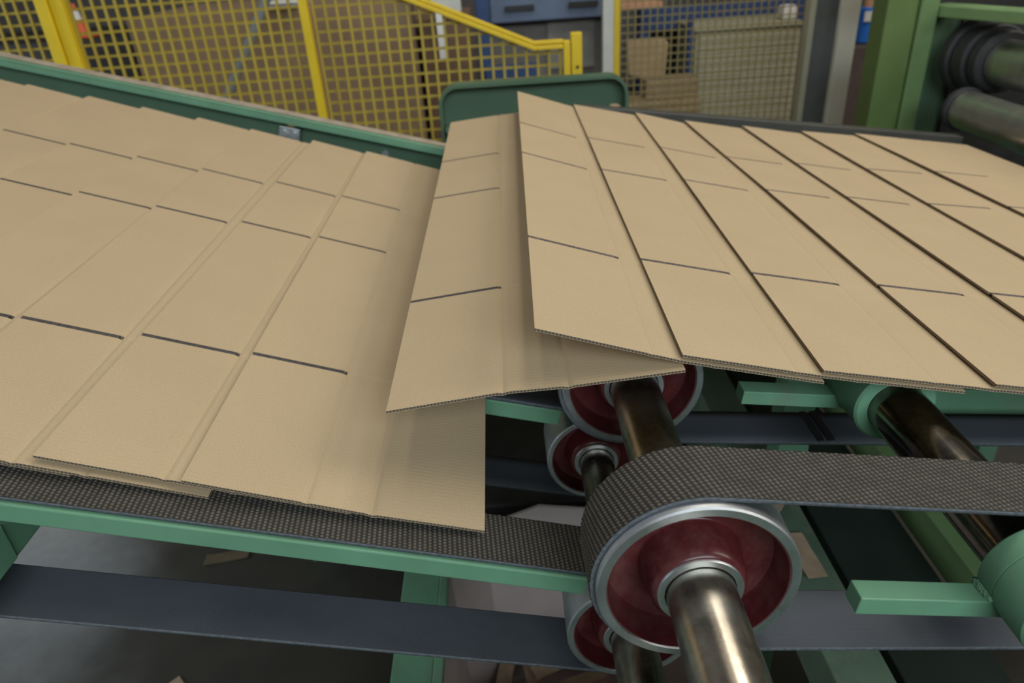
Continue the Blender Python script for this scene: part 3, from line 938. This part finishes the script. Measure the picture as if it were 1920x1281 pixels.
# ------------------------------------------------------------------ things behind the fence
st = thing('board_stack', 'large brown stack of board sheets behind the yellow mesh', 'board stack', (-1.05, 4.2, 0))
b = MB(); b.box((-1.72, 3.75, 0.14), (-0.38, 4.7, 1.392)); b.build('stack', MAT['brown'], st, False, 0.004)
b = MB()
for x in (-1.68, -1.1, -0.52): b.box((x, 3.78, 0.0), (x + 0.1, 4.66, 0.10))
b.box((-1.72, 3.76, 0.10), (-0.38, 4.69, 0.138)); b.build('pallet', MAT['tan'], st)
b = MB(); b.box((-0.36, 3.80, 0.0), (-0.12, 4.4, 1.30))
tag(b.build('carton', plain('dark_brown_carton', (0.17, 0.105, 0.062), 0.9), None, False, 0.004), 'darker brown carton stack right of the large board stack', 'carton')
b = MB(); b.tube((-0.845, 3.4, 1.61), (-1.94, 3.4, 0.0), 0.021, 16)
tag(b.build('pole', plain('galvanised_pole', (0.30, 0.34, 0.33), 0.5), None, True), 'grey-blue pole leaning at a slant behind the mesh', 'pole')
b = MB(); b.box((-1.05, 3.715, 1.394), (-0.90, 3.99, 1.412)); b.box((-1.06, 3.70, 1.4125), (-0.885, 4.0, 1.424))
o = tag(b.build('white_wrap', MAT['white'], None, False, 0.006), 'white folded wrap lying on top of the brown stack', 'wrap')
dk = thing('steel_cabinet', 'dark steel cabinet behind the fence at the far left', 'cabinet', (-2.7, 4.4, 0))
b = MB(); b.box((-3.9, 4.0, 0.06), (-1.80, 4.8, 1.30)); b.build('carcass', MAT['dark'], dk, False, 0.01)
b = MB(); b.box((-3.85, 4.05, 0.0), (-1.85, 4.75, 0.0595)); b.build('plinth', MAT['dark'], dk)
for x in (-3.88, -3.19, -2.5):
    d = MB(); d.box((x, 3.98, 0.10), (x + 0.67, 3.999, 1.27)); d = d.build('door', MAT['dark'], dk, False, 0.003)
    h = MB(); h.box((x + 0.60, 3.960, 0.6), (x + 0.62, 3.979, 0.78)); h.build('handle', MAT['mid_grey'], d)
cn = thing('traffic_cone', 'small orange and white cone on the dark cabinet', 'cone', (-2.12, 4.10, 1.30))
b = MB(); b.tube((-2.12, 4.10, 1.3145), (-2.12, 4.10, 1.385), 0.045, 24, 0, 0.026); b.build('cone', MAT['orange'], cn, True)
b = MB(); b.tube((-2.12, 4.10, 1.3855), (-2.12, 4.10, 1.425), 0.0255, 24, 0, 0.016); b.build('white_band', MAT['white'], cn, True)
b = MB(); b.tube((-2.12, 4.10, 1.4255), (-2.12, 4.10, 1.46), 0.0155, 24, 0, 0.008); b.build('tip', MAT['orange'], cn, True)
b = MB(); b.box((-2.18, 4.04, 1.3005), (-2.06, 4.16, 1.3143)); b.build('foot', MAT['orange'], cn, False, 0.003)

# white light fitting hanging behind the sloping rail
sg = thing('wall_box', 'pale grey box with a white strip hanging down, behind the sloping rail', 'box', (-0.2, 3.9, 1.4))
b = MB(); b.box((-0.28, 3.65, 1.335), (-0.145, 3.72, 1.9)); b.build('housing', MAT['grey'], sg, False, 0.004)
b = MB(); b.box((-0.262, 3.62, 1.14), (-0.222, 3.648, 1.36)); b.build('white_strip', MAT['white'], sg, False, 0.003)

# blue machine bench
bm_ = thing('machine_bench', 'blue-grey machine bench behind the sloping rail, dark blue legs', 'machine', (0.3, 4.9, 0))
b = MB(); b.box((-0.015, 4.6, 1.185), (0.66, 5.5, 1.34)); b.build('top_beam', MAT['blue_grey'], bm_, False, 0.008)
for x in (0.07, 0.44):
    h = MB(); h.box((x, 4.585, 1.245), (x + 0.17, 4.599, 1.275)); h.build('recess', MAT['dark'], bm_)
for x in (-0.098, 0.665):
    b = MB(); b.box((x, 4.6, 0), (x + 0.078, 4.7, 1.36)); b.build('leg', MAT['blue'], bm_, False, 0.004)
b = MB(); b.box((-0.015, 4.72, 0.62), (0.66, 4.76, 1.184)); b.build('grey_panel', plain('grey_brown_panel', (0.20, 0.18, 0.155), 0.7), bm_)
b = MB(); b.box((0.32, 4.70, 0.90), (0.60, 4.719, 1.17)); b.build('light_panel', plain('grey_panel', (0.30, 0.285, 0.25), 0.7), bm_)
b = MB(); b.box((-0.07, 4.56, 0.30), (0.25, 4.598, 0.96)); b.build('lower_panel', MAT['blue'], bm_, False, 0.004)
b = MB(); b.box((0.745, 4.75, 1.20), (1.02, 5.6, 1.232)); k = b.build('table_board', MAT['orange_tan'], bm_, False, 0.004)
b = MB(); b.box((0.22, 3.52, 0.0), (0.40, 3.7, 0.86)); b.box((0.20, 3.5, 0.86), (0.42, 3.72, 0.885))
tag(b.build('white_carton', MAT['white'], None, False, 0.004), 'white carton beside the short yellow post', 'carton')
b = MB(); b.bar((0.50, 3.55, 0.0), (0.475, 3.66, 1.02), 0.05, 0.012); tag(b.build('dark_board', MAT['dark']), 'dark board leaning between the short post and the pale column', 'board')

ch = thing('tan_chair', 'tan shell chair behind the fine mesh, left of the beige cabinet', 'chair', (0.92, 4.8, 0))
b = MB()
pts = [(0.76, 1.06), (0.98, 1.06), (1.01, 1.03), (1.00, 0.90), (0.98, 0.62), (0.90, 0.60), (0.90, 0.84), (0.78, 0.86)]
b.prism(pts, 4.50, 4.55); b.build('backrest', MAT['tan'], ch, False, 0.01)
b = MB(); b.box((0.76, 4.30, 0.42), (1.0, 4.55, 0.46)); b.build('seat', MAT['tan'], ch, False, 0.01)
for (x, y) in ((0.775, 4.32), (0.97, 4.32), (0.775, 4.52), (0.97, 4.52)):
    b = MB(); b.box((x, y, 0), (x + .02, y + .02, 0.42)); b.build('leg', MAT['dark'], ch)
b = MB(); b.box((0.66, 4.06, 0.0), (1.10, 4.26, 0.80)); b.box((0.80, 4.08, 0.80), (1.09, 4.25, 0.90))
tag(b.build('brown_carton', MAT['tan'], None, False, 0.01), 'brown carton low behind the fine mesh, beside the guard plate', 'carton')
b = MB(); b.box((1.135, 4.55, 0), (1.165, 4.60, 1.15)); tag(b.build('blue_post', MAT['blue'], None, False, 0.003), 'thin dark blue post left of the beige cabinet', 'post')
dkr = thing('storage_rack', 'dark blue rack behind the beige cabinet', 'rack', (1.6, 5.6, 0))
b = MB(); b.box((1.0, 5.4, 1.00), (2.2, 5.5, 1.14)); b.build('shelf_beam', MAT['blue'], dkr, False, 0.004)
b = MB(); b.box((1.02, 5.52, 0.05), (2.18, 5.60, 0.98)); b.build('back_panel', MAT['dark'], dkr)
for x in (1.0, 2.12):
    b = MB(); b.box((x, 5.4, 0), (x + .08, 5.5, 0.998)); b.build('leg', MAT['blue'], dkr)
cb = thing('beige_cabinet', 'beige-grey cabinet with ribbed front behind the fine mesh', 'cabinet', (1.58, 5.0, 0))
b = MB(); b.box((1.243, 4.82, 0.05), (1.905, 5.3, 1.040)); b.build('carcass', MAT['beige'], cb, False, 0.012)
b = MB(); b.box((1.233, 4.80, 1.041), (1.915, 5.3, 1.066)); b.build('top_panel', MAT['beige'], cb, False, 0.006)
b = MB()
for i in range(34):
    z = 0.10 + i * 0.027
    b.box((1.27, 4.808, z), (1.88, 4.8195, z + 0.024))
b.build('front_ribs', MAT['beige'], cb)
b = MB(); b.box((1.27, 4.83, 0), (1.88, 5.25, 0.049)); b.build('plinth', MAT['dark'], cb)
b = MB(); b.box((1.80, 4.9, 1.067), (1.90, 5.0, 1.15)); tag(b.build('white_canister', MAT['white'], None, False, 0.02), 'white canister standing on the beige cabinet', 'canister')

# grey column pair
gc = thing('control_column', 'grey column with a dark channel side, left of the green machine', 'column', (1.48, 3.42, 0))
b = MB(); b.box((1.375, 3.41, 0), (1.400, 3.46, 2.1)); b.build('edge_strip', MAT['beige'], gc)
b = MB(); b.box((1.401, 3.42, 0), (1.503, 3.47, 2.1)); b.build('dark_channel', MAT['mid_grey'], gc)
b = MB(); b.box((1.504, 3.39, 0), (1.586, 3.47, 2.1)); b.build('light_face', plain('cream_grey_paint', (0.74, 0.72, 0.60), 0.5, var=0.05), gc, False, 0.003)
bb = thing('blue_canister', 'bright blue canister with white label, seen between the grey column and green machine', 'canister', (2.385, 5.0, 0.82))
b = MB(); b.tube((2.385, 5.0, 0.89), (2.385, 5.0, 1.10), 0.05, 24); b.build('body', MAT['bright_blue'], bb, True, 0.006)
b = MB(); b.box((2.345, 4.940, 1.02), (2.41, 4.948, 1.08)); b.build('paper_label', MAT['white'], bb)
b = MB(); b.tube((2.385, 5.0, 1.1005), (2.385, 5.0, 1.14), 0.03, 16); b.build('cap', MAT['orange_tan'], bb, True)
b = MB(); b.box((2.25, 4.85, 0), (2.75, 5.3, 0.885)); tag(b.build('tool_cabinet', plain('brown_cabinet', (0.10, 0.07, 0.06), 0.7), None, False, 0.008), 'dark brown cabinet under the blue canister', 'cabinet')

# ------------------------------------------------------------------ green machine with rolls
mc = thing('roll_machine', 'olive green machine frame at the upper right with two steel rolls', 'machine', (1.9, 2.7, 0))
b = MB(); b.box((1.305, 2.60, 0), (1.412, 2.706, 2.0)); b.build('column_face', MAT['olive'], mc, False, 0.006)
b = MB(); b.box((1.413, 2.59, 0), (1.475, 2.706, 2.0)); b.build('column_edge', plain('lit_olive_paint', (0.125, 0.205, 0.075), 0.5), mc, False, 0.006)  # lighter olive on this strip stands in for light catching the edge
b = MB(); b.box((1.476, 2.66, 0), (1.60, 2.70, 1.30)); b.build('side_plate', MAT['green_dark'], mc)
b = MB(); b.box((1.601, 2.65, 0), (2.6, 2.75, 1.30)); b.build('bearing_plate', MAT['dark'], mc)
b = MB(); b.box((1.477, 2.70, 1.42), (2.6, 2.78, 2.0)); b.build('upper_plate', MAT['dark'], mc)
b = MB()
bd = Vector((0.089, -0.313, 0)).normalized()
p0 = Vector((1.508, 2.66, 1.3215)); b.bar(p0, p0 + bd * 1.5, 0.09, 0.036); b.build('tie_bar', MAT['olive_light'], mc, False, 0.004)


def roll(c, r, y0, y1, label, flange):
    t = thing('steel_roll', label, 'roll', (c[0], (y0 + y1) / 2, c[1] - r))
    b = MB(); b.lathe([(0, 0.0001), (0, r - .003), (0.003, r), (y1 - y0 - 0.003, r), (y1 - y0, r - .003), (y1 - y0, 0.0001)], (c[0], y0, c[1]), 72)
    b.build('barrel', MAT['bright_steel'], t, True)
    for (ra, wd, off) in flange:
        b = MB(); b.lathe([(0, r * 0.4), (0, ra - .006), (0.006, ra), (wd - .006, ra), (wd, ra - .006), (wd, r * 0.4)], (c[0], y1 + off, c[1]), 72, closed=True)
        b.build('end_ring', MAT['rubber'], t, True)
    return t


roll((1.50, 1.048), 0.060, 0.6, 2.36, 'lower steel roll pressing on the last sheet, at the right edge', [(0.068, 0.03, 0.001)])
roll((1.615, 1.180), 0.070, 0.6, 2.40, 'upper steel roll with thick black rubber end rings, right edge', [(0.095, 0.05, 0.001), (0.108, 0.07, 0.053), (0.120, 0.05, 0.125)])
